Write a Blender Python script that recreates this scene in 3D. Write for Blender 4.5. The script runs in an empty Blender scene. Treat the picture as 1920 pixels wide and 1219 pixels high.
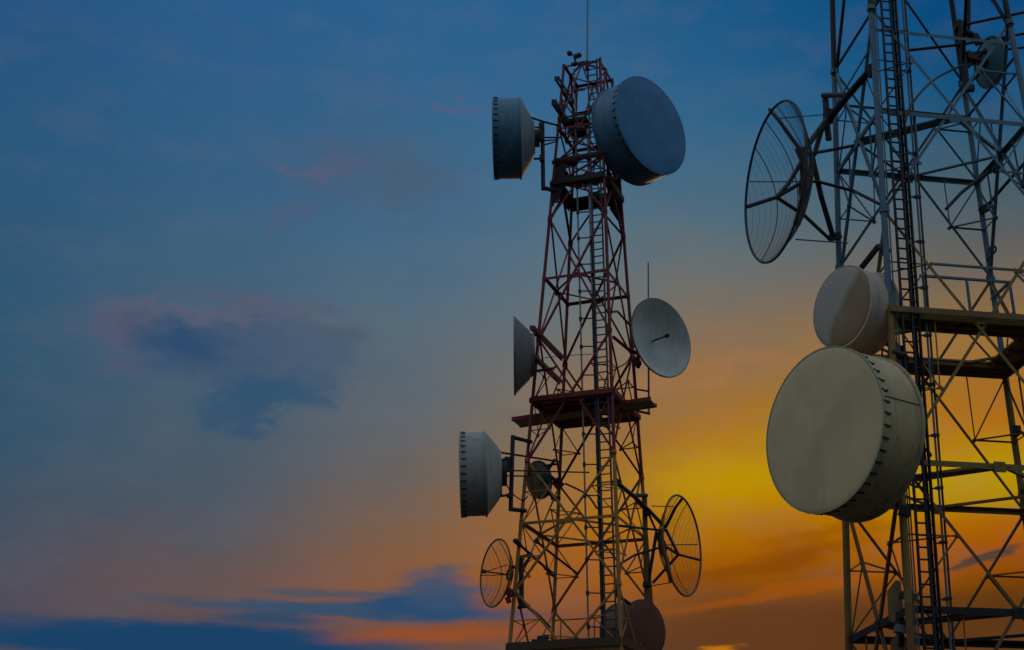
import bpy, math, random
from mathutils import Vector as V, Matrix
R = math.radians
sin, cos, pi = math.sin, math.cos, math.pi
random.seed(7)
sc = bpy.context.scene
col = sc.collection

# ------------------------------------------------------------------ camera
EYE = 1.6                                   # height of the lens above the ground
FPX, PITCH, PX, PY = 2532.286, R(22.8102), 1138.70, 609.5   # focal length and principal point, in 1920 px
cd = bpy.data.cameras.new('camera')
cam = bpy.data.objects.new('camera', cd); col.objects.link(cam)
cd.sensor_width = 36; cd.lens = 36*FPX/1920
cd.shift_x = -(PX-960)/1920
cam.location = (0, 0, EYE); cam.rotation_euler = (pi/2+PITCH, 0, 0)
cd.clip_start = .1; cd.clip_end = 20000
sc.camera = cam
sc.view_settings.view_transform = 'Standard'; sc.view_settings.look = 'None'
sc.view_settings.exposure = 0; sc.view_settings.gamma = 1

def at(px, py, Y):
    """the place Y metres in front of the lens that stands on pixel (px, py) of the photograph"""
    dx, du = (px-PX)/FPX, (PY-py)/FPX
    d = V((dx, cos(PITCH)-du*sin(PITCH), sin(PITCH)+du*cos(PITCH)))
    return d*(Y/d.y)+V((0, 0, EYE))
def azel(px, py):
    d = at(px, py, 10)-V((0, 0, EYE)); d.normalize()
    return math.atan2(d.x, d.y), math.asin(d.z)

# ------------------------------------------------------------------ sky: a dusk dome, in azimuth and elevation
SKY_AZ = [-27, -17, -9, -4, 0, 4.5, 11, 17.5]
SKY_EL = [8, 9.2, 10.2, 11.2, 12.2, 13.2, 14.2, 15.2, 16.2, 17.2, 18.2, 19.2, 20.4, 21.6, 22.8, 24, 25.6, 27.4, 29.4, 31.5, 34, 37]
SKY_COL = [
  [(0.0545,0.063,0.107),(0.0665,0.0693,0.104),(0.0685,0.0734,0.106),(0.0623,0.0754,0.111),(0.0565,0.0775,0.117),(0.0504,0.0798,0.124),(0.0444,0.0824,0.132),(0.0389,0.085,0.139),(0.0338,0.0876,0.147),(0.0316,0.0893,0.152),(0.031,0.0903,0.157),(0.0304,0.0914,0.161),(0.0297,0.0927,0.167),(0.0286,0.0937,0.173),(0.0273,0.0945,0.179),(0.0261,0.0954,0.185),(0.0245,0.0966,0.194),(0.0232,0.0977,0.204),(0.0221,0.0962,0.212),(0.0208,0.0945,0.221),(0.0197,0.0933,0.229),(0.0198,0.0943,0.232)],
  [(0.0873,0.0724,0.0872),(0.0959,0.0739,0.0857),(0.122,0.0785,0.0823),(0.128,0.0835,0.083),(0.117,0.0879,0.0922),(0.0971,0.0922,0.107),(0.0844,0.0951,0.119),(0.0743,0.0976,0.131),(0.0686,0.1,0.139),(0.0655,0.102,0.146),(0.0631,0.105,0.152),(0.062,0.108,0.159),(0.0624,0.112,0.168),(0.0629,0.117,0.178),(0.0595,0.119,0.187),(0.0532,0.119,0.196),(0.0455,0.12,0.208),(0.0386,0.118,0.223),(0.0324,0.115,0.236),(0.0282,0.113,0.246),(0.0233,0.109,0.258),(0.0212,0.108,0.263)],
  [(0.132,0.0727,0.0633),(0.135,0.0729,0.0624),(0.196,0.0805,0.0492),(0.233,0.0901,0.0435),(0.239,0.0986,0.0449),(0.218,0.106,0.0541),(0.188,0.111,0.0729),(0.165,0.115,0.0925),(0.145,0.12,0.111),(0.131,0.126,0.129),(0.122,0.13,0.141),(0.114,0.135,0.153),(0.106,0.139,0.167),(0.0986,0.143,0.181),(0.0914,0.145,0.195),(0.0816,0.145,0.209),(0.0681,0.143,0.225),(0.055,0.141,0.241),(0.0446,0.135,0.251),(0.036,0.129,0.259),(0.0273,0.121,0.266),(0.0212,0.115,0.272)],
  [(0.152,0.0671,0.0452),(0.152,0.067,0.045),(0.229,0.0773,0.0313),(0.287,0.0903,0.0246),(0.318,0.103,0.022),(0.32,0.116,0.0235),(0.295,0.125,0.0338),(0.267,0.131,0.0486),(0.243,0.137,0.0638),(0.214,0.142,0.0842),(0.195,0.145,0.101),(0.178,0.149,0.117),(0.161,0.152,0.136),(0.142,0.156,0.156),(0.125,0.158,0.177),(0.107,0.158,0.198),(0.0855,0.155,0.22),(0.0655,0.151,0.241),(0.0513,0.144,0.253),(0.0391,0.135,0.263),(0.0281,0.123,0.265),(0.0197,0.113,0.266)],
  [(0.141,0.0573,0.0258),(0.141,0.0573,0.0258),(0.2,0.0688,0.0204),(0.272,0.0832,0.0149),(0.338,0.103,0.009),(0.382,0.123,0.0067),(0.399,0.144,0.0067),(0.395,0.155,0.0098),(0.381,0.16,0.0154),(0.342,0.155,0.0273),(0.305,0.151,0.043),(0.278,0.151,0.0583),(0.246,0.151,0.0804),(0.21,0.157,0.107),(0.176,0.162,0.136),(0.14,0.162,0.164),(0.103,0.16,0.198),(0.0737,0.154,0.225),(0.0544,0.145,0.245),(0.0386,0.134,0.261),(0.0264,0.12,0.257),(0.0172,0.106,0.254)],
  [(0.128,0.0456,0.0163),(0.128,0.0457,0.0164),(0.158,0.0536,0.0113),(0.196,0.0631,0.0071),(0.302,0.0844,0.0023),(0.358,0.107,0.0017),(0.425,0.158,0.0016),(0.479,0.222,0.0017),(0.48,0.259,0.002),(0.436,0.209,0.0091),(0.394,0.171,0.0213),(0.355,0.163,0.0324),(0.308,0.159,0.0523),(0.263,0.156,0.0796),(0.217,0.157,0.103),(0.174,0.157,0.129),(0.125,0.157,0.166),(0.0871,0.152,0.199),(0.0553,0.14,0.227),(0.0309,0.127,0.251),(0.0181,0.11,0.249),(0.0107,0.096,0.242)],
  [(0.117,0.0397,0.0105),(0.119,0.0404,0.0103),(0.136,0.0485,0.0079),(0.208,0.0624,0.0033),(0.299,0.0831,0.0011),(0.369,0.108,0.0007),(0.424,0.161,0.0007),(0.467,0.226,0.0008),(0.49,0.291,0.0014),(0.464,0.241,0.0028),(0.423,0.2,0.0068),(0.367,0.166,0.0183),(0.323,0.159,0.0368),(0.286,0.16,0.0599),(0.227,0.15,0.0824),(0.177,0.141,0.107),(0.126,0.139,0.135),(0.0822,0.134,0.167),(0.0433,0.122,0.199),(0.0163,0.105,0.232),(0.0082,0.0895,0.224),(0.0043,0.0794,0.219)],
  [(0.107,0.0369,0.0037),(0.112,0.0381,0.0034),(0.127,0.0418,0.0025),(0.152,0.0471,0.0017),(0.288,0.0703,0.0009),(0.372,0.091,0.0006),(0.406,0.12,0.0006),(0.435,0.227,0.0006),(0.453,0.283,0.0011),(0.451,0.212,0.0012),(0.432,0.151,0.003),(0.387,0.15,0.0135),(0.348,0.154,0.0274),(0.322,0.161,0.0322),(0.213,0.136,0.0678),(0.151,0.122,0.0967),(0.107,0.116,0.115),(0.0637,0.11,0.139),(0.0246,0.0957,0.174),(0.0069,0.0809,0.201),(0.0025,0.0667,0.195),(0.0011,0.062,0.193)],
]

def srgb(r, g, b):
    return tuple((c/255/12.92 if c/255 < .04045 else ((c/255+.055)/1.055)**2.4) for c in (r, g, b))+(1,)
w = bpy.data.worlds.new('World'); sc.world = w; w.use_nodes = True
nt = w.node_tree; nt.nodes.clear()
def nd(t, tree=None, **kw):
    n = (tree or nt).nodes.new(t)
    for k, v in kw.items(): setattr(n, k, v)
    return n
def lk(a, b, tree=None): (tree or nt).links.new(a, b)
def mth(op, a, b=None, c=None, clamp=False):
    n = nd('ShaderNodeMath', operation=op, use_clamp=clamp)
    for i, x in enumerate((a, b, c)):
        if x is None: continue
        if isinstance(x, (int, float)): n.inputs[i].default_value = x
        else: lk(x, n.inputs[i])
    return n.outputs[0]
def smooth(x, a, b):
    n = nd('ShaderNodeMapRange', interpolation_type='SMOOTHSTEP'); lk(x, n.inputs[0])
    n.inputs[1].default_value = a; n.inputs[2].default_value = b
    return n.outputs[0]
def mixc(fac, a, b):
    n = nd('ShaderNodeMix', data_type='RGBA', clamp_factor=True)
    if isinstance(fac, float): n.inputs[0].default_value = fac
    else: lk(fac, n.inputs[0])
    for s, x in ((6, a), (7, b)):
        if isinstance(x, tuple): n.inputs[s].default_value = x
        else: lk(x, n.inputs[s])
    return n.outputs[2]
tc = nd('ShaderNodeTexCoord'); sp = nd('ShaderNodeSeparateXYZ'); lk(tc.outputs['Generated'], sp.inputs[0])
AZ = mth('MULTIPLY', mth('ARCTAN2', sp.outputs[0], sp.outputs[1]), 180/pi)
EL = mth('MULTIPLY', mth('ARCSINE', sp.outputs[2]), 180/pi)
cmb = nd('ShaderNodeCombineXYZ'); lk(AZ, cmb.inputs[0]); lk(EL, cmb.inputs[1])
def noise(vec, scale, detail=4, rough=.55, sx=1, sy=1):
    m = nd('ShaderNodeMapping'); lk(vec, m.inputs[0]); m.inputs['Scale'].default_value = (sx, sy, 1)
    n = nd('ShaderNodeTexNoise'); lk(m.outputs[0], n.inputs['Vector'])
    n.inputs['Scale'].default_value = scale; n.inputs['Detail'].default_value = detail; n.inputs['Roughness'].default_value = rough
    return n
# a slow warp so that no colour band runs dead straight
nz0 = noise(cmb.outputs[0], .16, 3, .5, .6, 1.3)
ELw = mth('ADD', EL, mth('MULTIPLY', mth('SUBTRACT', nz0.outputs[0], .5), 3.0))
tt = mth('DIVIDE', ELw, 60, clamp=True)
def ramp(stops):
    r = nd('ShaderNodeValToRGB'); lk(tt, r.inputs[0]); cr = r.color_ramp; cr.interpolation = 'LINEAR'
    stops = sorted(stops)
    cr.elements[0].position, cr.elements[0].color = stops[0][0], (*stops[0][1], 1)
    cr.elements[1].position, cr.elements[1].color = stops[-1][0], (*stops[-1][1], 1)
    for p, c in stops[1:-1]:
        e = cr.elements.new(p); e.color = (*c, 1)
    return r.outputs[0]
ramps = []
for cols in SKY_COL:
    st = [(e/60, c) for e, c in zip(SKY_EL, cols)]
    lo = cols[0]
    st += [(0, tuple(x*.75 for x in lo)), (.8, (.06, .14, .24)), (1, (.22, .32, .44))]  # overhead stops lie out of view, raised for light on the tops
    ramps.append(ramp(st))
base = ramps[0]
for i in range(1, len(ramps)):
    base = mixc(smooth(AZ, SKY_AZ[i-1]-.5, SKY_AZ[i]+.5), base, ramps[i])
BACK = (.165, .225, .285)  # unseen sky behind the lens, made brighter to fill the near faces
back = ramp([(0, tuple(x*.1 for x in BACK)), (.2, tuple(x*.45 for x in BACK)), (.5, tuple(x*1.3 for x in BACK)), (.8, (.36, .44, .52)), (1, (.33, .43, .54))])
fade = mth('ADD', smooth(AZ, 22, 75), mth('SUBTRACT', 1, smooth(AZ, -80, -30)), clamp=True)
sky = mixc(fade, base, back)
# faint mottling of thin high cloud
nz1 = noise(cmb.outputs[0], .5, 5, .6, .55, 1.2)
sky = mixc(mth('MULTIPLY', smooth(nz1.outputs[0], .42, .75), .14), sky, srgb(104, 106, 116))
nz2 = noise(cmb.outputs[0], .33, 6, .62, .5, 1.5)
sky = mixc(mth('MULTIPLY', smooth(nz2.outputs[0], .48, .8), .10), sky, srgb(40, 66, 100))
# clouds: soft noisy ellipses that lie at their own place in the dome
nw = noise(cmb.outputs[0], .55, 6, .62, .7, 1.25)
nwf = noise(cmb.outputs[0], 1.9, 5, .6, .6, 1.3)
vw = nd('ShaderNodeVectorMath', operation='MULTIPLY_ADD'); lk(nw.outputs['Color'], vw.inputs[0])
vw.inputs[1].default_value = (4.6, 3.0, 0); 
vs = nd('ShaderNodeVectorMath', operation='SUBTRACT'); lk(cmb.outputs[0], vs.inputs[0]); vs.inputs[1].default_value = (2.3, 1.5, 0)
lk(vs.outputs[0], vw.inputs[2])
vw2 = nd('ShaderNodeVectorMath', operation='MULTIPLY_ADD'); lk(nwf.outputs['Color'], vw2.inputs[0])
vw2.inputs[1].default_value = (2.2, 1.3, 0); 
vs2 = nd('ShaderNodeVectorMath', operation='SUBTRACT'); lk(vw.outputs[0], vs2.inputs[0]); vs2.inputs[1].default_value = (1.1, .65, 0)
lk(vs2.outputs[0], vw2.inputs[2])
nwl = noise(cmb.outputs[0], .5, 5, .58, .5, 2.2)
vw3 = nd('ShaderNodeVectorMath', operation='MULTIPLY_ADD'); lk(nwl.outputs['Color'], vw3.inputs[0]); vw3.inputs[1].default_value = (4.5, 1.0, 0)
vs3 = nd('ShaderNodeVectorMath', operation='SUBTRACT'); lk(cmb.outputs[0], vs3.inputs[0]); vs3.inputs[1].default_value = (2.25, .5, 0)
lk(vs3.outputs[0], vw3.inputs[2])
def cloud(under, px, py, hx, hy, rgb, alpha=1., rot=0., soft=.45):
    a, e = azel(px, py); a2, e2 = azel(px+hx, py); a3, e3 = azel(px, py-hy)
    m = nd('ShaderNodeMapping', vector_type='TEXTURE'); lk((vw3 if py > 1040 else vw2).outputs[0], m.inputs[0])
    m.inputs['Location'].default_value = (math.degrees(a), math.degrees(e), 0)
    m.inputs['Rotation'].default_value = (0, 0, R(rot))
    m.inputs['Scale'].default_value = (max(.05, math.degrees(abs(a2-a))), max(.05, math.degrees(abs(e3-e))), 1)
    ln = nd('ShaderNodeVectorMath', operation='LENGTH')
    fl = nd('ShaderNodeVectorMath', operation='MULTIPLY'); lk(m.outputs[0], fl.inputs[0]); fl.inputs[1].default_value = (1, 1, 0)
    lk(fl.outputs[0], ln.inputs[0])
    f = mth('MULTIPLY', mth('SUBTRACT', 1, smooth(ln.outputs['Value'], 1-soft, 1+soft)), alpha)
    return mixc(f, under, srgb(*rgb))
CLOUDS = [
 # pinkish tops first, blue bodies over them
 (700, 325, 150, 70, (74, 90, 112), .55, 0, .8), (600, 318, 78, 14, (92, 92, 120), .55, 4, .8),
 (545, 400, 42, 16, (86, 88, 116), .4, 20, .8), (850, 203, 46, 12, (84, 92, 128), .6, 0, .7), (720, 180, 80, 22, (72, 96, 134), .4, 0, .8),
 (400, 630, 205, 66, (84, 92, 114), .75, 0, .7), (235, 630, 46, 46, (96, 88, 108), .6, 40, .9), (430, 578, 170, 16, (100, 92, 112), .5, 4, .8),
 (365, 645, 118, 46, (38, 74, 110), .85, 4, .85), (540, 640, 120, 46, (64, 88, 114), .65, -10, .9), (770, 320, 60, 46, (72, 94, 116), .5, -30, .9),
 (500, 735, 116, 48, (46, 82, 112), .85, 8, .55), (460, 790, 60, 34, (52, 82, 112), .8, 10, .6), (630, 620, 50, 24, (72, 88, 108), .5, -30, .8),
 (190, 962, 34, 7, (64, 82, 104), .5, 0, .7),
 (1180, 735, 150, 22, (150, 112, 84), .35, 5, .8), (1340, 700, 150, 18, (164, 114, 76), .4, 8, .8),
 (330, 1205, 420, 38, (26, 66, 104), 1, 0, .35), (540, 1160, 130, 16, (34, 72, 104), .85, 2, .6),
 (820, 1188, 160, 15, (152, 78, 38), .85, 4, .7), (660, 1160, 60, 8, (120, 80, 70), .6, 0, .7),
 (650, 1142, 310, 11, (46, 78, 108), .9, 0, .6), (800, 1135, 130, 24, (38, 74, 110), 1, 0, .5),
 (825, 1108, 74, 36, (58, 80, 108), .9, 0, .6), (600, 1113, 110, 7, (72, 82, 98), .8, 0, .6), (855, 1070, 40, 9, (78, 84, 96), .7, 0, .7),
 (1450, 1195, 330, 62, (98, 58, 32), .9, 5, .5), (1800, 1170, 260, 60, (92, 55, 20), .8, 5, .6),
 (1430, 1062, 170, 20, (134, 72, 6), .85, 9, .6), (1560, 1000, 120, 18, (150, 84, 4), .6, 6, .7),
 (1470, 1108, 210, 11, (164, 82, 6), .6, 9, .7), (1845, 1045, 70, 11, (80, 62, 56), .95, 16, .4),
 (1350, 1226, 34, 8, (196, 116, 12), .9, 3, .7),
 (1330, 905, 110, 40, (188, 146, 2), .5, 0, .9),
]
for c in CLOUDS: sky = cloud(sky, *c)
bg = nd('ShaderNodeBackground'); lk(sky, bg.inputs[0]); bg.inputs[1].default_value = 1.0
wo = nd('ShaderNodeOutputWorld'); lk(bg.outputs[0], wo.inputs[0])

# the sun, low and veiled behind the towers
sl = bpy.data.lights.new('sun', 'SUN'); so = bpy.data.objects.new('sun', sl); col.objects.link(so)
sl.energy = .28; sl.angle = R(14); sl.color = (1, .62, .26)
sa, se = azel(1400, 890)
so.rotation_euler = V((-sin(sa)*cos(se), -cos(sa)*cos(se), -sin(se))).to_track_quat('-Z', 'Y').to_euler()

# ------------------------------------------------------------------ materials
def skin(name, rgb, mottle=.3, streak=.35, dr=None, rough=.5, bump=.25):
    """aged paint: broad mottling, rain streaks that hang down the surface, fine specks"""
    m = bpy.data.materials.new(name); m.use_nodes = True; t = m.node_tree; b = t.nodes['Principled BSDF']
    dr = dr or tuple(c*.5 for c in rgb)
    g = nd('ShaderNodeTexCoord', t)
    def nz(scale, sz, det, ro):
        mp = nd('ShaderNodeMapping', t); lk(g.outputs['Object'], mp.inputs[0], t); mp.inputs['Scale'].default_value = (1, 1, sz)
        n = nd('ShaderNodeTexNoise', t); lk(mp.outputs[0], n.inputs['Vector'], t)
        n.inputs['Scale'].default_value = scale; n.inputs['Detail'].default_value = det; n.inputs['Roughness'].default_value = ro
        return n.outputs[0]
    def mr(x, a, c, top):
        r = nd('ShaderNodeMapRange', t); lk(x, r.inputs[0], t); r.inputs[1].default_value = a; r.inputs[2].default_value = c; r.inputs[4].default_value = top
        return r.outputs[0]
    def mx(f, x, y):
        q = nd('ShaderNodeMix', t, data_type='RGBA'); lk(f, q.inputs[0], t)
        if isinstance(x, tuple): q.inputs[6].default_value = (*x, 1)
        else: lk(x, q.inputs[6], t)
        q.inputs[7].default_value = (*y, 1); return q.outputs[2]
    big, st, sp_ = nz(1.1, 1, 5, .6), nz(7., .09, 5, .6), nz(38., 1, 2, .6)
    c = mx(mr(big, .40, .64, min(1, mottle*1.7)), tuple(min(.92, a*1.1) for a in rgb), tuple(a*.5+d*.3 for a, d in zip(rgb, dr)))
    c = mx(mr(st, .50, .68, min(1, streak*1.5)), c, dr)
    c = mx(mr(sp_, .66, .74, .35), c, tuple(d*.6 for d in dr))
    lk(c, b.inputs['Base Color'], t)
    lk(mr(big, .3, .8, .3), b.inputs['Roughness'], t); b.inputs['Roughness'].default_value = rough
    r2 = nd('ShaderNodeMapRange', t); lk(big, r2.inputs[0], t); r2.inputs[3].default_value = rough-.12; r2.inputs[4].default_value = rough+.2; lk(r2.outputs[0], b.inputs['Roughness'], t)
    bp = nd('ShaderNodeBump', t); bp.inputs['Strength'].default_value = bump; bp.inputs['Distance'].default_value = .03
    lk(nz(1.7, .6, 3, .5), bp.inputs['Height'], t); lk(bp.outputs[0], b.inputs['Normal'], t)
    return m
def material(name, rgb, rough=.5, metal=0., dirt=0., dirt_rgb=(.05, .045, .04), scale=3., streak=1., bump=.0):
    m = bpy.data.materials.new(name); m.use_nodes = True
    t = m.node_tree; b = t.nodes['Principled BSDF']
    b.inputs['Roughness'].default_value = rough; b.inputs['Metallic'].default_value = metal
    b.inputs['Base Color'].default_value = (*rgb, 1)
    if dirt > 0:
        g = nd('ShaderNodeTexCoord', t); mp = nd('ShaderNodeMapping', t); lk(g.outputs['Object'], mp.inputs[0], t)
        mp.inputs['Scale'].default_value = (1, 1, 1/streak)
        n = nd('ShaderNodeTexNoise', t); lk(mp.outputs[0], n.inputs['Vector'], t)
        n.inputs['Scale'].default_value = scale; n.inputs['Detail'].default_value = 6; n.inputs['Roughness'].default_value = .62
        r = nd('ShaderNodeMapRange', t); lk(n.outputs[0], r.inputs[0], t)
        r.inputs[1].default_value = .42; r.inputs[2].default_value = .8; r.inputs[4].default_value = dirt
        x = nd('ShaderNodeMix', t, data_type='RGBA'); lk(r.outputs[0], x.inputs[0], t)
        x.inputs[6].default_value = (*rgb, 1); x.inputs[7].default_value = (*dirt_rgb, 1)
        lk(x.outputs[2], b.inputs['Base Color'], t)
        r2 = nd('ShaderNodeMapRange', t); lk(n.outputs[0], r2.inputs[0], t)
        r2.inputs[3].default_value = rough-.1; r2.inputs[4].default_value = min(1, rough+.25); lk(r2.outputs[0], b.inputs['Roughness'], t)
        if bump:
            bp = nd('ShaderNodeBump', t); bp.inputs['Strength'].default_value = bump; bp.inputs['Distance'].default_value = .02
            lk(n.outputs[0], bp.inputs['Height'], t); lk(bp.outputs[0], b.inputs['Normal'], t)
    return m
M = {
 'red': material('red_paint', (.23, .010, .014), .5, 0, .5, (.05, .012, .01), 4),
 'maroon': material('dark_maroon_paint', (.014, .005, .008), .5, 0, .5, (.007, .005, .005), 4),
 'orange': material('dusk_tinted_orange_paint', (.46, .21, .045), .55, 0, .6, (.26, .09, .02), 5),
 'white': material('weathered_blue_tinted_white_paint', (.11, .20, .27), .5, 0, .6, (.07, .11, .13), 4),
 'cream': material('dusk_tinted_cream_paint', (.30, .18, .04), .55, 0, .6, (.16, .08, .015), 4),
 'ochre': material('dusk_tinted_ochre_paint', (.26, .10, .022), .55, 0, .6, (.13, .045, .01), 4),
 'steel': material('galvanised_steel', (.22, .23, .24), .45, .6, .5, (.10, .10, .10), 6),
 'dark': material('dark_steel', (.028, .028, .032), .5, .2, .5, (.05, .03, .02), 6),
 'rust': material('brown_steel', (.09, .045, .02), .6, .1, .6, (.05, .02, .01), 6),
 'plate': material('chequered_floor_plate', (.44, .28, .15), .65, .0, .6, (.16, .08, .03), 5),
 'cable': material('black_cable_sheath', (.008, .008, .010), .55),
 'wire': material('brown_mesh_wire', (.07, .05, .03), .5, .4),
 'wire_blue': material('grey_mesh_wire', (.10, .12, .14), .5, .4),
 'slate': material('slate_grey_pipe', (.05, .065, .075), .5, .2, .4, (.03, .03, .03), 6),
 'bronze': material('tan_weathered_pipe', (.26, .135, .04), .55, .0, .5, (.06, .03, .012), 6),
 'concrete': material('concrete', (.30, .29, .27), .85, 0, .5, (.18, .17, .15), 3, 1, .3),
}

# ------------------------------------------------------------------ mesh building
ORIGIN = {}
class MB:
    def __init__(s): s.v = []; s.f = []; s.m = []
    def add(s, vs, fs, mi=0):
        k = len(s.v); s.v += [V(p) for p in vs]; s.f += [tuple(i+k for i in f) for f in fs]; s.m += [mi]*len(fs)
        return s
    def frame(s, d):
        d = d.normalized(); a = V((0, 0, 1)) if abs(d.z) < .9 else V((1, 0, 0))
        x = d.cross(a).normalized(); return x, d.cross(x).normalized()
    def tube(s, p, q, r, n=8, r2=None, mi=0):
        p, q = V(p), V(q); x, y = s.frame(q-p); r2 = r if r2 is None else r2
        vs = [p+(x*cos(2*pi*i/n)+y*sin(2*pi*i/n))*r for i in range(n)]+[q+(x*cos(2*pi*i/n)+y*sin(2*pi*i/n))*r2 for i in range(n)]
        fs = [(i, (i+1) % n, n+(i+1) % n, n+i) for i in range(n)]+[tuple(reversed(range(n))), tuple(range(n, 2*n))]
        return s.add(vs, fs, mi)
    def path(s, pts, r, n=8, closed=False, mi=0):
        pts = [V(p) for p in pts]; N = len(pts); vs = []; x = None
        for i, p in enumerate(pts):
            d = (pts[(i+1) % N]-pts[i-1]) if closed else (pts[min(i+1, N-1)]-pts[max(i-1, 0)])
            d.normalize()
            if x is None: x, y = s.frame(d)
            else:
                x = (x-d*x.dot(d)).normalized(); y = d.cross(x)
            vs += [p+(x*cos(2*pi*j/n)+y*sin(2*pi*j/n))*r for j in range(n)]
        fs = [(i*n+j, i*n+(j+1) % n, ((i+1) % N)*n+(j+1) % n, ((i+1) % N)*n+j) for i in range(N if closed else N-1) for j in range(n)]
        if not closed: fs += [tuple(reversed(range(n))), tuple((N-1)*n+j for j in range(n))]
        return s.add(vs, fs, mi)
    def angle(s, p, q, wd, nrm, t=None, mi=0):
        """a rolled steel angle from p to q: one flange in the face, the other along nrm"""
        p, q = V(p), V(q); d = (q-p).normalized(); n = V(nrm); n = (n-d*n.dot(d)).normalized(); e = d.cross(n); t = t or wd*.16
        pr = [(-.5*wd, 0), (.5*wd, 0), (.5*wd, -t), (-.5*wd+t, -t), (-.5*wd+t, -wd), (-.5*wd, -wd)]
        vs = [c+e*a+n*b for c in (p, q) for a, b in pr]; k = 6
        fs = [(i, (i+1) % k, k+(i+1) % k, k+i) for i in range(k)]+[tuple(reversed(range(k))), tuple(range(k, 2*k))]
        return s.add(vs, fs, mi)
    def beam(s, p, q, wd, ht, up=(0, 0, 1), mi=0):
        p, q = V(p), V(q); d = (q-p).normalized(); u = V(up); u = (u-d*u.dot(d)).normalized(); e = d.cross(u)
        vs = [c+e*(a*wd/2)+u*(b*ht/2) for c in (p, q) for a, b in ((-1, -1), (1, -1), (1, 1), (-1, 1))]
        return s.add(vs, [(3, 2, 1, 0), (4, 5, 6, 7), (0, 1, 5, 4), (1, 2, 6, 5), (2, 3, 7, 6), (3, 0, 4, 7)], mi)
    def slab(s, pts, t, mi=0):
        """a plate with the corners pts, t thick downwards along its own normal"""
        pts = [V(p) for p in pts]; n = (pts[1]-pts[0]).cross(pts[2]-pts[0]).normalized()*t; k = len(pts)
        return s.add(pts+[p-n for p in pts], [tuple(range(k)), tuple(reversed(range(k, 2*k)))]+[(i+k, (i+1) % k+k, (i+1) % k, i) for i in range(k)], mi)
    def lathe(s, prof, n, X, mi=0):
        vs = [X @ V((r*cos(2*pi*i/n), r*sin(2*pi*i/n), z)) for r, z in prof for i in range(n)]
        fs = [(a*n+i, a*n+(i+1) % n, (a+1)*n+(i+1) % n, (a+1)*n+i) for a in range(len(prof)-1) for i in range(n)]
        return s.add(vs, fs, mi)
    def ring(s, Rr, r, z, X, n=72, k=8, mi=0):
        return s.path([X @ V((Rr*cos(2*pi*i/n), Rr*sin(2*pi*i/n), z)) for i in range(n)], r, k, True, mi)
    def build(s, name, mats, parent=None, smooth=False, origin=None):
        me = bpy.data.meshes.new(name)
        o = bpy.data.objects.new(name, me); col.objects.link(o)
        if parent is not None:
            o.parent = parent; org = ORIGIN[parent.name]
        else: org = V(origin or (0, 0, 0)); o.location = org
        ORIGIN[o.name] = org
        me.from_pydata([tuple(p-org) for p in s.v], [], s.f)
        for m in (mats if isinstance(mats, list) else [mats]): me.materials.append(m)
        for p, i in zip(me.polygons, s.m): p.material_index = i; p.use_smooth = smooth
        if smooth:
            me.set_sharp_from_angle(angle=R(40))
        return o
def thing(name, label, cat, loc, group=None):
    o = bpy.data.objects.new(name, None); o.empty_display_size = .3; col.objects.link(o); o.location = loc
    ORIGIN[o.name] = V(loc); o['label'] = label; o['category'] = cat
    if group: o['group'] = group
    return o

# ------------------------------------------------------------------ ground
g = MB(); S = 6000
g.add([(-S, -S, 0), (S, -S, 0), (S, S, 0), (-S, S, 0)], [(0, 1, 2, 3)])
go = g.build('ground', material('dry_grass_ground', (.016, .018, .010), .9, 0, .7, (.026, .022, .014), .4)); go['kind'] = 'structure'

# ------------------------------------------------------------------ lattice towers
CORNER = {'A': (-1, -1), 'B': (1, -1), 'C': (1, 1), 'D': (-1, 1)}     # A near left, B near right, C far right, D far left
FACES = ['AB', 'BC', 'CD', 'DA']
class Tower:
    def __init__(s, X, Y, ph, wd, tp, asp): s.X, s.Y, s.ph, s.wd, s.tp, s.asp = X, Y, ph, wd, tp, asp
    def off(s, a, b): return V((a*cos(s.ph)-b*sin(s.ph), a*sin(s.ph)+b*cos(s.ph), 0))
    def P(s, k, z):
        h = (s.wd-s.tp*z)/2; sx, sy = CORNER[k]
        return V((s.X, s.Y, z+EYE))+s.off(sx*h, sy*h*s.asp)
    def F(s, face, u, z): return s.P(face[0], z).lerp(s.P(face[1], z), u)
    def Q(s, u, v, z):                       # u along A-B, v along A-D
        return s.F('AB', u, z).lerp(s.F('DC', u, z), v)
    def nrm(s, face):
        m = s.F(face, .5, 10)-V((s.X, s.Y, 10+EYE)); m.z = 0; return m.normalized()
def part(name, parent, mats, fn, smooth=False):
    b = MB(); fn(b); return b.build(name, mats, parent, smooth)

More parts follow.
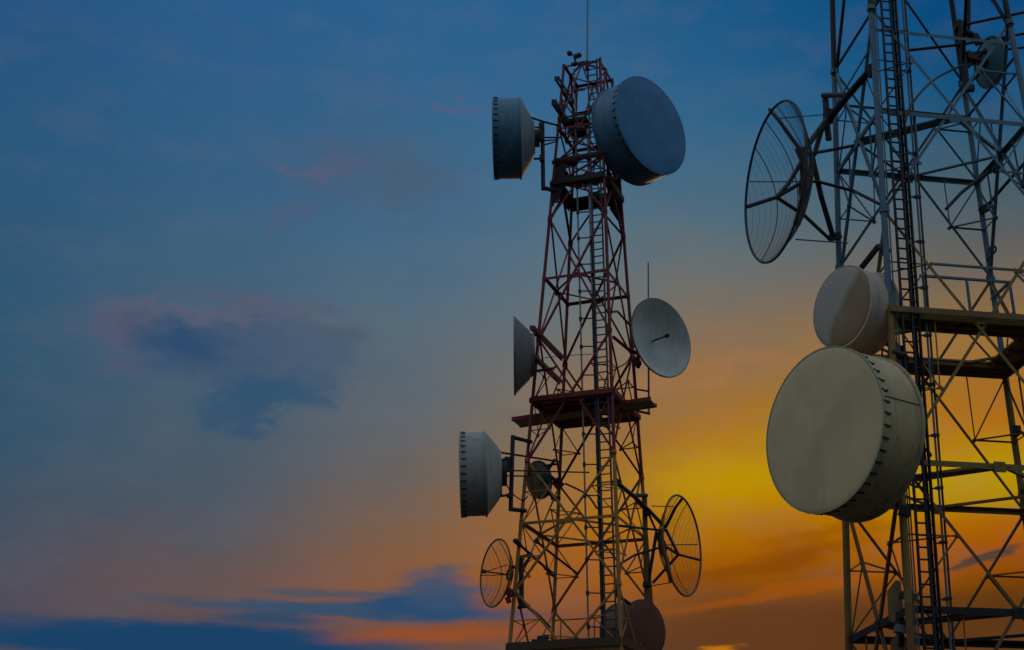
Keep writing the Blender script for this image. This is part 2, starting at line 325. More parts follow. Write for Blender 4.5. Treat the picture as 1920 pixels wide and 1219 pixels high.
def lattice(root, T, joints, rings, top, bands, leg_r, dw, tw, hw, tie_panels, plans, dark={}, hangers=False):
    def mat(z):
        for lim, m in bands:
            if z >= lim: return m
    lv = sorted(set([top, -EYE]+joints+[l for l, _ in bands if -EYE < l < top]), reverse=True)
    legs = {}
    for k in 'ABCD':
        b = MB(); ms = [m for _, m in bands]
        for z1, z0 in zip(lv, lv[1:]):
            mi = ms.index(mat((z1+z0)/2)); r = leg_r(z0)
            b.tube(T.P(k, z1), T.P(k, z0), r, 12, mi=mi)
        for z in joints:                       # flanged leg joints
            d = (T.P(k, z+.1)-T.P(k, z)).normalized(); b.tube(T.P(k, z)-d*.05, T.P(k, z)+d*.05, leg_r(z)*1.4, 12, mi=ms.index(mat(z-.2)))
        legs[k] = b.build('leg', ms, root, True)
    gw = dw*2.3
    for z in joints+[r for r in rings if r not in joints]:
        big = 1.0 if z in joints else .7
        for k in 'ABCD':
            b = MB(); c = T.P(k, z)
            for f in FACES:
                if k in f:
                    o = f[1] if f[0] == k else f[0]
                    e = (T.P(o, z)-c).normalized(); n = T.nrm(f); w_ = gw*big
                    up = (T.P(k, z+1)-c).normalized(); c2 = c+n*.012
                    b.slab([c2+up*w_*1.15, c2+e*w_*.75+up*w_*.6, c2+e*w_*.75-up*w_*.6, c2-up*w_*1.15, c2-e*.05-up*w_, c2-e*.05+up*w_], .02)
            b.build('gusset_plate', mat(z-.1 if z in joints else z), legs[k])
    nj = joints+[-EYE]
    for ip, (zt, zb) in enumerate(zip(nj, nj[1:])):
        zc = [r for r in rings if zb < r < zt]
        for f in FACES:
            n = T.nrm(f)
            for a, c, o in ((f[0], f[1], .0), (f[1], f[0], -.02)):
                p, q = T.P(a, zt), T.P(c, zb)
                part('diagonal_brace', root, mat((zt+zb)/2), lambda b: b.angle(p+n*o, q+n*o, dw, n))
            if not zc: continue
            zc_ = zc[0]
            if ip in tie_panels:
                for a, c in ((f[0], f[1]), (f[1], f[0])):
                    for zj in (zt, zb):
                        mid = T.F(f, .5, zc_); m_ = T.P(a, zj).lerp(mid, .5); zm = m_.z-EYE
                        lp, rp = T.P(a, zm), T.P(a, zc_)
                        part('tie_bar', root, mat(zm), lambda b: b.angle(lp-n*.03, m_-n*.03, tw, n))
                        part('tie_bar', root, mat(zm), lambda b: b.angle(rp-n*.03, m_-n*.03, tw, n))
                        if hangers and zj == zb:
                            u_ = .25 if a == f[0] else .75; hp_ = T.F(f, u_, zc_)
                            part('hanger', root, mat(zm), lambda b: b.angle(hp_-n*.05, m_-n*.05, tw*.9, n))
                for a in f:
                    for zj in (zt, zb):
                        b = MB(); m_ = T.P(a, zj).lerp(T.F(f, .5, zc_), .5)+n*.006; e = (T.P(f[1], zc_)-T.P(f[0], zc_)).normalized(); w_ = tw*1.7
                        b.slab([m_+e*w_, m_+V((0, 0, w_)), m_-e*w_, m_-V((0, 0, w_))], .015)
                        b.build('joint_plate', mat((zt+zb)/2), root)
    for ip, (zt, zb) in enumerate(zip(nj, nj[1:])):
        zc = [r for r in rings if zb < r < zt]
        if ip not in tie_panels or not zc: continue
        for i, k in enumerate('ABCD'):
            f1, f2 = FACES[i], FACES[i-1]
            for zj in (zt, zb):
                p = T.P(k, zj).lerp(T.F(f1, .5, zc[0]), .5); q = T.P(k, zj).lerp(T.F(f2, .5, zc[0]), .5)
                part('corner_brace', root, mat(p.z-EYE), lambda b: b.angle(p, q, tw*.9, (0, 0, -1)))
    for z, ht in rings.items():
        for f in FACES:
            n = T.nrm(f)
            rm = dark.get(z, mat(z)); hb_ = part('horizontal_beam', root, rm, lambda b: b.angle(T.F(f, .02, z), T.F(f, .98, z), ht, n, ht*.12))
            if z in plans:
                g_ = FACES[(FACES.index(f)+1) % 4]
                p, q = T.F(f, .5, z), T.F(g_, .5, z)
                part('plan_brace', root, rm, lambda b: b.angle(p, q, hw, (0, 0, -1)))
            b = MB(); c = T.F(f, .5, z)+n*.014; e = (T.F(f, 1, z)-T.F(f, 0, z)).normalized(); w_ = dw*1.8
            b.slab([c+e*w_+V((0, 0, w_*.8)), c-e*w_+V((0, 0, w_*.8)), c-e*w_-V((0, 0, w_)), c+e*w_-V((0, 0, w_))], .018)
            b.build('gusset_plate', rm, hb_)
    for k in 'ABCD':
        def foot(b):
            c = T.P(k, -EYE); c.z = 0
            b.beam(c-V((0, 0, .3)), c+V((0, 0, .35)), .9, .9, (1, 0, 0))
        part('footing', root, M['concrete'], foot)
    return legs

def ladder(root, name, p0, p1, q0, q1, step, mats, r=.022, rw=.035):
    """two rails p0-p1 and q0-q1 (bottom, top) with rungs"""
    ld = MB(); L = (p1-p0).length; n = int(L/step)
    d = (p1-p0).normalized()
    ld.beam(p0+d*.05, q0+d*.05, .05, .03, d)
    lo = ld.build(name, mats, root)
    part('rail', lo, mats, lambda b: b.beam(p0, p1, .05, rw, q0-p0))
    part('rail', lo, mats, lambda b: b.beam(q0, q1, .05, rw, q0-p0))
    rung = None
    for i in range(min(n, 98)):
        t = (i+.5)/n; a, c = p0.lerp(p1, t), q0.lerp(q1, t)
        if rung is None:
            rung = part('rung', lo, mats, lambda b: b.tube(a, c, r, 6)); a0 = a
        else:
            o = rung.copy(); col.objects.link(o); o.parent = lo; o.location = a-a0
    return lo

# ---- left tower
T1 = Tower(-.63324, 38.0, -.317595, 3.77363, .100968, 1.02617)
t1 = thing('lattice_tower', 'slender red lattice tower with orange-tinted lower half, anemometer on its top', 'tower', (T1.X, T1.Y, 0))
J1 = [19.3, 15.22, 11.42, 7.65, 4.2]
RG1 = {25.0: .075, 22.6: .08, 21.35: .13, 20.55: .2, 17.22: .085, 13.24: .16, 9.55: .085, 6.0: .24, 1.35: .09}
B1 = [(11.3, M['red']), (-9, M['orange'])]  # white lower bays, with the warm dusk glow put into their paint
lattice(t1, T1, J1, RG1, 25.0, B1, lambda z: .046 if z > 19 else (.050 if z > 11 else .054), .058, .030, .05, (1, 2, 3), (25.0, 22.6, 17.22, 9.55))
def x_panel(root, T, zt, zb, mat, dw, faces=FACES):
    for f in faces:
        n = T.nrm(f)
        for a, c, o in ((f[0], f[1], 0), (f[1], f[0], -.02)):
            p, q = T.P(a, zt), T.P(c, zb)
            part('diagonal_brace', root, mat, lambda b: b.angle(p+n*o, q+n*o, dw, n))
def v_panel(root, T, zring, zj, mat, dw):
    for f in FACES:
        n = T.nrm(f)
        for k in f:
            p, q = T.P(k, zj), T.F(f, .5, zring)
            part('diagonal_brace', root, mat, lambda b: b.angle(p, q, dw, n))
v_panel(t1, T1, 20.55, 19.3, M['red'], .065)
x_panel(t1, T1, 21.35, 20.55, M['red'], .055)
x_panel(t1, T1, 22.6, 21.35, M['red'], .055)
v_panel(t1, T1, 25.0, 22.6, M['red'], .055)
v_panel(t1, T1, 22.6, 23.8, M['red'], .05)
for f in FACES:
    part('horizontal_beam', t1, M['red'], lambda b: b.angle(T1.F(f, .02, 24.0), T1.F(f, .98, 24.0), .05, T1.nrm(f)))
# slanting stiffeners under the top mounting stage and the hung sheets at its corners
def hung(b):
    for k, f, u in (('A', 'AB', .2), ('A', 'AD', .2)):
        p, q = T1.P('A', 21.2), T1.P('A', 19.85)
        e = (T1.F(f, 1, 21)-T1.F(f, 0, 21)).normalized()
        b.slab([p+e*.02, q+e*.02, q+e*.24, q+e*.34+V((0, 0, .35)), p+e*.42], .015)
def hung2(b):
    p, q = T1.P('C', 21.3), T1.P('C', 19.75)
    e = (T1.P('D', 21)-T1.P('C', 21)).normalized()
    b.slab([p+e*.02, q+e*.02, q+e*.10, q+e*.42+V((0, 0, .55)), p+e*.46], .02)
part('stiffener_sheet', t1, M['maroon'], hung); part('stiffener_sheet', t1, M['maroon'], hung2)
def floor(root, T, z, rects, mat, name='floor_plate', dz=.0, t=.03):
    for u0, u1, v0, v1 in rects:
        part(name, root, mat, lambda b: b.slab([T.Q(u0, v0, z)+V((0, 0, dz)), T.Q(u1, v0, z)+V((0, 0, dz)), T.Q(u1, v1, z)+V((0, 0, dz)), T.Q(u0, v1, z)+V((0, 0, dz))], t))
def platform(root, T, z, rects, mat, edge, ht, mat_e):
    u0, u1, v0, v1 = rects[0]
    pf = part('platform', root, mat, lambda b: b.slab([T.Q(u0, v0, z), T.Q(u1, v0, z), T.Q(u1, v1, z), T.Q(u0, v1, z)], .03))
    floor(pf, T, z, rects[1:], mat)
    for u0, u1, v0, v1 in rects:
        for v in (v0+.02, (v0+v1)/2, v1-.02):
            part('joist', pf, mat_e, lambda b: b.beam(T.Q(u0+.01, v, z)-V((0, 0, .075)), T.Q(u1-.01, v, z)-V((0, 0, .075)), .05, .08))
    for f in edge:
        part('toe_beam', pf, mat_e, lambda b: b.beam(T.F(f, -.01, z)+T.nrm(f)*.09-V((0, 0, ht*.2)), T.F(f, 1.01, z)+T.nrm(f)*.09-V((0, 0, ht*.2)), .03, ht))
    return pf
pf = platform(t1, T1, 13.3, [(.03, .97, .02, .36), (.03, .56, .66, .98), (.66, .97, .4, .98)], M['plate'], FACES, .15, M['red'])
part('walkway_plank', pf, [M['plate']], lambda b: b.slab([T1.Q(-.43, .42, 13.24)-V((0, 0, .12)), T1.Q(1.40, .24, 13.24)-V((0, 0, .12)), T1.Q(1.40, .46, 13.24)-V((0, 0, .12)), T1.Q(-.43, .66, 13.24)-V((0, 0, .12))], .04))
for v, v2 in ((.41, .23), (.67, .47)):
    part('plank_edge', pf, M['red'], lambda b: b.beam(T1.Q(-.435, v, 13.24)-V((0, 0, .12)), T1.Q(1.405, v2, 13.24)-V((0, 0, .12)), .05, .12))
part('access_beam', pf, M['red'], lambda b: b.beam(T1.Q(.62, 0, 13.2)-V((0, 0, .08)), T1.Q(.60, 1, 13.2)-V((0, 0, .08)), .16, .10))
pf = platform(t1, T1, 20.62, [(.02, .98, .68, .98), (.02, .16, .02, .66)], M['rust'], FACES, .2, M['maroon'])
pf = platform(t1, T1, 21.4, [(.02, .40, .02, .22)], M['rust'], ['AB', 'DA'], .1, M['maroon'])
pf = platform(t1, T1, 22.95, [(.02, .62, .02, .30), (.02, .5, .45, .75)], M['rust'], ['AB'], .06, M['maroon'])
pf = platform(t1, T1, 6.15, [(.02, .98, .02, .4), (.02, .98, .62, .98)], M['plate'], FACES, .22, M['rust'])
part('handrail', pf, M['orange'], lambda b: b.tube(T1.F('DC', .0, 7.38), T1.F('DC', .5, 7.38), .022, 6))
for u in (.08, .42): part('railing_post', pf, M['orange'], lambda b: b.tube(T1.F('DC', u, 6.15), T1.F('DC', u, 7.37), .022, 6))
# antenna mounting beams that stick out past the near left leg
def mount_beam(root, T, z0, ln0, ln1, mat, w_=.11):
    e = (T.P('D', z0)-T.P('A', z0)).normalized()
    def f(b):
        for s_ in (-.06, .06):
            b.beam(T.P('A', z0)-e*ln0+V((s_, -.07, 0)), T.P('A', z0)+e*ln1+V((s_, -.07, 0)), .035, w_)
        b.beam(T.P('A', z0)-e*(ln0+.02)+V((-.08, -.07, 0)), T.P('A', z0)-e*(ln0+.02)+V((.08, -.07, 0)), .04, w_*1.3)
    part('mount_beam', root, mat, f)
mount_beam(t1, T1, 24.2, .45, 1.3, M['maroon'])
mount_beam(t1, T1, 23.25, .5, 1.3, M['maroon'], .16)
mount_beam(t1, T1, 15.35, .5, 2.2, M['red'], .10)
mount_beam(t1, T1, 14.55, .35, 2.2, M['red'], .10)
# ladder, cable tray, feeder pipe: they follow leg B on the near face
def on(T, face, k, dx, z, inn=.05):
    """a point dx metres from leg k along the face, a little inside it"""
    a = T.P(k, z); o = face[1] if face[0] == k else face[0]
    e = (T.P(o, z)-a).normalized(); return a+e*dx-T.nrm(face)*inn
zb, zt = 2.5, 25.1
ladder(t1, 'ladder', on(T1, 'AB', 'B', .44, zb), on(T1, 'AB', 'B', .44, zt), on(T1, 'AB', 'B', .13, zb), on(T1, 'AB', 'B', .13, zt), .24, M['slate'], .02, .045)
part('cable_tray', t1, M['steel'], lambda b: (b.beam(on(T1, 'AB', 'B', .50, -EYE, .1), on(T1, 'AB', 'B', .50, 22.5, .1), .13, .02, T1.nrm('AB')),
     [b.beam(on(T1, 'AB', 'B', .50, -1+z*.5, .085), on(T1, 'AB', 'B', .50, -.97+z*.5, .085), .16, .02, T1.nrm('AB')) for z in range(46)]))
for i in range(3):
    part('feeder_cable', t1, M['cable'], lambda b: b.tube(on(T1, 'AB', 'B', .455+.045*i, -EYE, .07), on(T1, 'AB', 'B', .455+.045*i, 20.5-i*2, .07), .016, 6))
fp = part('feeder_pipe', t1, M['steel'], lambda b: b.tube(on(T1, 'AB', 'B', .93, -EYE, .1), on(T1, 'AB', 'B', .93, 24.9, .1), .026, 8), True)
for i in range(26):
    z = 1.0+i*.92
    part('pipe_bracket', fp, M['dark'], lambda b: (b.beam(on(T1, 'AB', 'B', .96, z+.04, .1), on(T1, 'AB', 'B', .56, z, .1), .035, .03), b.tube(on(T1, 'AB', 'B', .93, z-.03, .1), on(T1, 'AB', 'B', .93, z+.09, .1), .045, 8)))

# ---- right tower
T2 = Tower(6.30840, 23.0, .168238, 3.97072, .071502, .779786)
t2 = thing('lattice_tower', 'broad pale lattice tower with dark top bay, cut by the right picture edge', 'tower', (T2.X, T2.Y, 0))
J2 = [20.3, 15.75, 11.28, 6.55, 1.5]
RG2 = {18.0: .1, 13.4: .09, 9.25: .14, 6.55: .1, 4.11: .12, 0.0: .08}
B2 = [(15.6, M['maroon']), (9.4, M['white']), (4.2, M['cream']), (-9, M['ochre'])]  # below the top bay, dusk light's blue-to-orange shift is put into the paints
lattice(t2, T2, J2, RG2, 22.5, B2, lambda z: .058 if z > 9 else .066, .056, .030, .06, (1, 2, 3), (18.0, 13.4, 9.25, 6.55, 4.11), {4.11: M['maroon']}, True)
x_panel(t2, T2, 22.5, 20.3, M['maroon'], .06)
part('horizontal_beam', t2, M['white'], lambda b: b.angle(T2.F('AB', .02, 15.25), T2.F('AB', .98, 15.25), .06, T2.nrm('AB')))
for f in ('CD', 'DA', 'BC'):
    part('horizontal_beam', t2, M['white'], lambda b: b.angle(T2.F(f, .02, 14.95), T2.F(f, .98, 14.95), .04, T2.nrm(f)))
# broad plan stiffeners between the middles of the near and left faces
for z, m_ in ((13.4, M['white']), (6.55, M['cream']), (4.11, M['rust'])):
    part('plan_stiffener', t2, m_, lambda b: b.slab([T2.F('AB', .56, z)-V((0, 0, .02)), T2.F('AB', .44, z)-V((0, 0, .02)), T2.F('DA', .58, z)-V((0, 0, .02)), T2.F('DA', .42, z)-V((0, 0, .02))][:4], .02))
pf = platform(t2, T2, 9.32, [(.02, .98, .02, .25), (.02, .98, .80, .98), (.83, .98, .26, .79), (.02, .10, .26, .79)], M['plate'], FACES, .11, M['bronze'])
ro = pf
for u, v in ((.30, .29), (.56, .29), (.82, .29), (.82, .55)):
    part('railing_post', ro, M['white'], lambda b: b.beam(T2.Q(u, v, 9.32), T2.Q(u, v, 10.355), .045, .045, (1, 0, 0)))
part('handrail', ro, M['white'], lambda b: b.beam(T2.Q(.28, .29, 10.38), T2.Q(.84, .29, 10.38), .05, .04))
part('handrail', ro, M['white'], lambda b: b.beam(T2.Q(.82, .31, 10.38), T2.Q(.82, .6, 10.38), .05, .04))
part('handrail', ro, M['white'], lambda b: b.beam(T2.Q(.3, .1, 10.4), T2.Q(.85, .1, 10.4), .045, .035))
# ladder, cable run and feeder pipes along leg A
zb, zt = 1.2, 19.
ladder(t2, 'ladder', on(T2, 'AB', 'A', .19, zb, -.06), on(T2, 'AB', 'A', .19, zt, -.06), on(T2, 'AB', 'A', .37, zb, -.06), on(T2, 'AB', 'A', .37, zt, -.06), .20, M['cable'], .017)
cto = part('cable_ladder', t2, M['cable'], lambda b: b.beam(on(T2, 'AB', 'A', .465, -EYE, .03), on(T2, 'AB', 'A', .465, 19, .03), .03, .02))
for z in range(72): part('rung', cto, M['cable'], lambda b: b.beam(on(T2, 'AB', 'A', .37, .5+z*.25, .0), on(T2, 'AB', 'A', .53, .5+z*.25, .0), .03, .02))
for dx in (.39, .52): part('rail', cto, M['cable'], lambda b: b.beam(on(T2, 'AB', 'A', dx, -EYE, .0), on(T2, 'AB', 'A', dx, 19, .0), .02, .045))
for i in range(4):
    part('feeder_cable', cto, M['cable'], lambda b: b.tube(on(T2, 'AB', 'A', .40+.036*i, -EYE, .035), on(T2, 'AB', 'A', .40+.036*i, (7.2, 19, 9.4, 16)[i], .035), .013, 6))
for dx, top_ in ((.09, 19.), (.13, 9.)):
    part('feeder_cable', t2, M['steel'], lambda b: b.tube(on(T2, 'AB', 'A', dx, -EYE, .0), on(T2, 'AB', 'A', dx, top_, .0), .014, 6))
for dx in (.70, .755):
    fp = part('feeder_pipe', t2, M['white'] if dx < .75 else M['rust'], lambda b: b.tube(on(T2, 'AB', 'A', dx, -EYE, .12), on(T2, 'AB', 'A', dx, 19, .12), .02, 8), True)
for i in range(20):
    z = .6+i*.92
    part('pipe_bracket', fp, M['dark'], lambda b: (b.beam(on(T2, 'AB', 'A', .53, z, .06), on(T2, 'AB', 'A', .72, z+.04, .11), .03, .025), b.beam(on(T2, 'AB', 'A', .64, z+.03, .1), on(T2, 'AB', 'A', .77, z+.05, .12), .055, .05)))

# ------------------------------------------------------------------ antennas
def facing(C, az, el=0.):
    """local frame whose +Z is the way the antenna looks; az is measured from the lens side towards the right"""
    n = V((sin(az)*cos(el), -cos(az)*cos(el), sin(el))); x = V((cos(az), sin(az), 0)); y = n.cross(x)
    return Matrix(((x.x, y.x, n.x, C.x), (x.y, y.y, n.y, C.y), (x.z, y.z, n.z, C.z), (0, 0, 0, 1)))
def tr(b, pts, r, n=8, mi=0):
    """a round bar through places given as (pixel x, pixel y, metres in front of the lens)"""
    q = [at(*p) for p in pts]
    for a, c in zip(q, q[1:]): b.tube(a, c, r, n, mi=mi)
    return b
def bars(root, name, mat, lst, n=8):
    for pts, r in lst: part(name, root, mat, lambda b: tr(b, pts, r, n), True)
PAINT = {}
def paint(name, rgb, dirt=.35, dr=None):
    return skin(name, rgb, .25+dirt*.3, dirt, dr)

def drum(label, C, D, az, depth, back, back_r, m_side, m_face, m_back, n_latch, el=0., seam=None, dome=.03, m_rim=None, group='drum antennas'):
    X = facing(C, az, el); r = D/2; root = thing('drum_antenna', label, 'antenna', C, group)
    b = MB(); b.lathe([(r, -.01), (r, -depth), (r-.02, -depth), (r-.02, -.01), (r, -.01)], 96, X); sh = b.build('shroud', m_side, root, True)
    b = MB(); b.lathe([(r*math.sin(a), dome*r*(math.cos(a))+.012) for a in [i*pi/2/14 for i in range(15)]][::-1]+[(.001, dome*r+.012)], 96, X)
    b.lathe([(r, .012), (r, -.012)], 96, X); b.build('radome', m_face, root, True)
    part('front_rim', root, m_rim or m_side, lambda b: b.lathe([(r+.002, .02), (r+.028, .02), (r+.028, -.035), (r+.002, -.035), (r+.002, .02)], 96, X))
    part('back_rim', root, m_rim or m_side, lambda b: b.lathe([(r+.002, -depth+.03), (r+.04, -depth+.03), (r+.04, -depth-.02), (r-.03, -depth-.02)], 96, X))
    prof = [(r*(1-t)+back_r*t, -depth-.02-back*(t**1.0)*(1+.25*t*(1-t))) for t in [i/8 for i in range(9)]]
    part('reflector_back', root, m_back, lambda b: b.lathe(prof+[(back_r*.98, -depth-.05-back), (.001, -depth-.05-back)], 72, X), True)
    part('hub', root, M['dark'], lambda b: b.lathe([(back_r*.55, -depth-.03-back), (back_r*.55, -depth-back-.2), (.001, -depth-back-.2)], 24, X))
    lt = None
    for i in range(n_latch):
        a = 2*pi*(i+.5)/n_latch
        def f(b):
            e, q = V((cos(a), sin(a), 0)), V((-sin(a), cos(a), 0))
            b.beam(X @ (e*(r+.018)+V((0, 0, -.03))), X @ (e*(r+.014)+V((0, 0, -.15))), .022, .022, (X.to_3x3() @ e))
            b.beam(X @ (e*(r+.026)+V((0, 0, .003))), X @ (e*(r+.026)+V((0, 0, -.05))), .032, .016, (X.to_3x3() @ e))
        part('latch', sh, M['dark'], f)
    if seam is not None:
        a = seam; e = V((cos(a), sin(a), 0))
        part('seam_strip', sh, M['dark'], lambda b: b.beam(X @ (e*(r+.003)+V((0, 0, -.06))), X @ (e*(r+.003)+V((0, 0, -depth+.03))), .02, .008, X.to_3x3() @ e))
    return root, X

# antenna paints with the dusk tint put in: blue high up, brown low down
blue_side = paint('blue_tinted_drum_paint', (.10, .25, .38)); blue_face = paint('blue_tinted_radome', (.024, .20, .44), .12)
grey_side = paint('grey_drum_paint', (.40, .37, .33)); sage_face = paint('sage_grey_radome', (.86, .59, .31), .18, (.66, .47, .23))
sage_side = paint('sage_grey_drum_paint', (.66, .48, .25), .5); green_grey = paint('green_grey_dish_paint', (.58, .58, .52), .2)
tan = paint('warm_grey_radome', (.50, .40, .30), .3, (.36, .24, .14)); tan_side = paint('warm_grey_drum_paint', (.66, .52, .42), .35)
choc = paint('brown_tinted_radome', (.15, .035, .008), .3); choc_side = paint('brown_tinted_drum_paint', (.22, .085, .03), .3)
dusk_back = paint('grey_blue_back_paint', (.30, .38, .42))

# -- drum on the upper left of the left tower, seen from the side
C = at(926, 260, 37.0); D = 2.54
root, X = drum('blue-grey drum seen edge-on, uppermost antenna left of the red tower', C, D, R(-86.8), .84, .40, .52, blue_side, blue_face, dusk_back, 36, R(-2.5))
bars(root, 'mount_pole', M['dark'], [([(1017, 228, 37.2), (1018.5, 356, 37.2)], .065)])
bars(root, 'mount_arm', M['dark'], [([(1018, 352, 37.2), (1044, 359, 37.45)], .07), ([(1018, 258, 37.2), (1052, 258, 37.5)], .03), ([(1018, 264, 37.2), (1046, 262, 37.5)], .025), ([(1000, 256, 37.0), (1018, 255, 37.2)], .04), ([(1000, 238, 37.0), (1018, 240, 37.2)], .03), ([(1002, 298, 37.0), (1018, 297, 37.2)], .04)])
bars(root, 'strut', M['dark'], [([(979, 215, 36.4), (1018, 228, 36.9), (1052, 237, 37.4)], .035), ([(1020, 272, 37.2), (1044, 265, 37.5)], .025)])
part('clamp', root, M['dark'], lambda b: b.beam(at(1014.5, 232, 37.15), at(1015.5, 264, 37.15), .16, .16, (0, 1, 0)))
part('clamp', root, M['dark'], lambda b: b.beam(at(1016, 292, 37.15), at(1016, 302, 37.15), .14, .14, (0, 1, 0)))

# -- big drum on the upper right of the left tower
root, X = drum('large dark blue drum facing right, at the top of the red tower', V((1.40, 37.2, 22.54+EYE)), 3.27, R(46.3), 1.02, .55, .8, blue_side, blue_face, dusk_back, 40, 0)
bars(root, 'mount_arm', M['dark'], [([(1120, 235, 38.0), (1160, 250, 38.3)], .07), ([(1105, 290, 37.6), (1160, 300, 38.2)], .06), ([(1110, 205, 37.6), (1150, 210, 38.2)], .05)])
bars(root, 'mount_pole', M['dark'], [([(1137, 190, 37.95), (1141, 330, 37.95)], .06)])

# -- drum on the lower left
C = at(864, 890, 36.4)
root, X = drum('grey drum seen edge-on, lower left of the red tower beside the orange sky', C, 2.33, R(-84.7), .70, .38, .66, grey_side, grey_side, paint('pale_grey_back_paint', (.50, .48, .42)), 36, R(-3.5))
bars(root, 'mount_pole', M['dark'], [([(961.5, 817, 36.7), (957.5, 958, 36.7)], .062)])
bars(root, 'mount_arm', M['dark'], [([(961, 820, 36.7), (997, 829, 37.1)], .06), ([(957.5, 955, 36.7), (986, 958, 37.05)], .062), ([(941, 892, 36.3), (992, 893, 37.1)], .022), ([(946, 882, 36.3), (1105, 886, 38.2)], .022), ([(938, 862, 36.3), (958, 861, 36.7)], .035), ([(940, 930, 36.3), (958, 928, 36.7)], .035)])
bars(root, 'strut', M['dark'], [([(916, 845, 35.8), (1050, 866, 39.0)], .03)])
part('clamp', root, M['dark'], lambda b: b.beam(at(952, 858, 36.6), at(951, 884, 36.6), .17, .17, (0, 1, 0)))
part('clamp', root, M['dark'], lambda b: b.beam(at(955, 926, 36.6), at(955, 933, 36.6), .14, .14, (0, 1, 0)))

# -- drum at the foot of the frame, right of the left tower
root, X = drum('chocolate brown drum, lowest antenna right of the red tower', V((1.03, 38.0, 6.77+EYE)), 1.62, R(43.7), .90, .25, .5, choc_side, choc, choc_side, 0, 0, None, .09)
bars(root, 'mount_arm', M['dark'], [([(1156, 1115, 37.0), (1187, 1137, 37.8)], .05), ([(1150, 1180, 37.0), (1175, 1190, 38.4)], .05), ([(1156, 1090, 37.0), (1156, 1120, 37.0)], .06)])

# -- small two-tone drum on the right tower
two = bpy.data.materials.new('half_brown_radome'); two.use_nodes = True
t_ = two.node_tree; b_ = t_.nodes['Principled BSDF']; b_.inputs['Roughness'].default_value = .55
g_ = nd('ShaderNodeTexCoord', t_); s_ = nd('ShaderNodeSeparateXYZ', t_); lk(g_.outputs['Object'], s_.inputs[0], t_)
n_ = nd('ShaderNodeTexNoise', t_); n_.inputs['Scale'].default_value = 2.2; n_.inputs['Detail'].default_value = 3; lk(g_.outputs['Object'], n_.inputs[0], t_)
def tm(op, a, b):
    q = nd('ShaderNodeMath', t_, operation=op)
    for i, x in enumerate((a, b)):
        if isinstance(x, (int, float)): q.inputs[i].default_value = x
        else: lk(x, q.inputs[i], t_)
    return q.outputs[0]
e_ = tm('ADD', tm('MULTIPLY', s_.outputs[0], 1.0), tm('MULTIPLY', s_.outputs[2], -.40))  # browner towards the right and bottom, with a noisy edge
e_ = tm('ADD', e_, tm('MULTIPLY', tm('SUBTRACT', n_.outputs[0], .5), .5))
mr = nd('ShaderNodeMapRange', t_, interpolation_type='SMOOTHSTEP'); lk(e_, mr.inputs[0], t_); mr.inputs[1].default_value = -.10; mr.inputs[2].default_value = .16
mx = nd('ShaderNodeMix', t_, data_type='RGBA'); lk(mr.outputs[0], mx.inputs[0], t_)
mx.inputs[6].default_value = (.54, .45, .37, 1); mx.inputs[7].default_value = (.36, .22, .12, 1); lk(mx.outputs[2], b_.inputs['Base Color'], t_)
root, X = drum('small deep drum with a half-brown face, just above the largest drum', V((4.14, 21.8, 9.51+EYE)), 1.46, R(-57.2), .62, .2, .45, tan_side, two, tan_side, 0, 0, None, .10)
bars(root, 'mount_arm', M['dark'], [([(1612, 506, 22.6), (1647, 462, 21.7), (1660, 470, 21.6)], .055), ([(1655, 640, 22.2), (1692, 655, 21.6)], .06), ([(1650, 600, 22.4), (1680, 590, 21.6)], .05)])
part('clamp', root, M['dark'], lambda b: b.beam(at(1655, 464, 21.6), at(1664, 476, 21.6), .13, .13, (0, 1, 0)))

# -- the largest drum
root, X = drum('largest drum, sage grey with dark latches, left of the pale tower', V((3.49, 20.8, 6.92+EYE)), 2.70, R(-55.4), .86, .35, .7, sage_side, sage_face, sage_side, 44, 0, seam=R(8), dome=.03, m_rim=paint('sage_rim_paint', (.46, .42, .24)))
bars(root, 'mount_arm', M['dark'], [([(1660, 915, 21.7), (1694, 958, 21.35), (1706, 960, 21.35)], .06), ([(1690, 700, 21.6), (1700, 668, 21.4), (1672, 660, 21.4)], .06), ([(1680, 830, 21.6), (1712, 845, 21.3), (1735, 842, 21.5), (1744, 850, 21.6), (1746, 856, 21.6)], .022)])
part('clamp', root, M['dark'], lambda b: b.beam(at(1686, 956, 21.3), at(1706, 962, 21.3), .15, .15, (0, 0, 1)))

# -- solid dishes
def dish(label, C, D, az, depth, m_in, m_back, el=0., feed=True, back_r=None, lip=.03, group='solid dish antennas'):
    X = facing(C, az, el); r = D/2; root = thing('dish_antenna', label, 'antenna', C, group)
    prof = [(r*t, -depth*(1-t*t)) for t in [i/12 for i in range(13)]]; prof[0] = (.001, -depth)
    part('reflector', root, m_in, lambda b: b.lathe([(q, z) for q, z in prof], 80, X), True)
    bk = [(r*t, -depth*(1-t*t)-.025) for t in [i/12 for i in range(13)]]; bk[0] = (.001, -depth-.025)
    part('back_shell', root, m_back, lambda b: b.lathe(bk[::-1], 80, X), True)
    part('rim', root, m_back, lambda b: b.lathe([(r, .0), (r+lip, .0), (r+lip, -.05), (r, -.05)], 80, X))
    hr = back_r or r*.3
    part('hub', root, M['dark'], lambda b: b.lathe([(hr, -depth*.93), (hr, -depth-.12), (hr*.7, -depth-.2), (.001, -depth-.2)], 32, X))
    return root, X
C = V((1.65, 37.8, 15.49+EYE))
root, X = dish('open grey-green dish with a thin hooked feed, right of the red tower above the walkway', C, 2.45, R(42.7), .42, green_grey, paint('dark_dish_back_paint', (.16, .17, .17)))
part('feed_horn', root, M['dark'], lambda b: (b.tube(X @ V((0, 0, -.42)), X @ V((.02, .0, .16)), .026, 8), b.tube(X @ V((.02, 0, .16)), X @ V((-.0, -.02, .26)), .06, 12)), True)
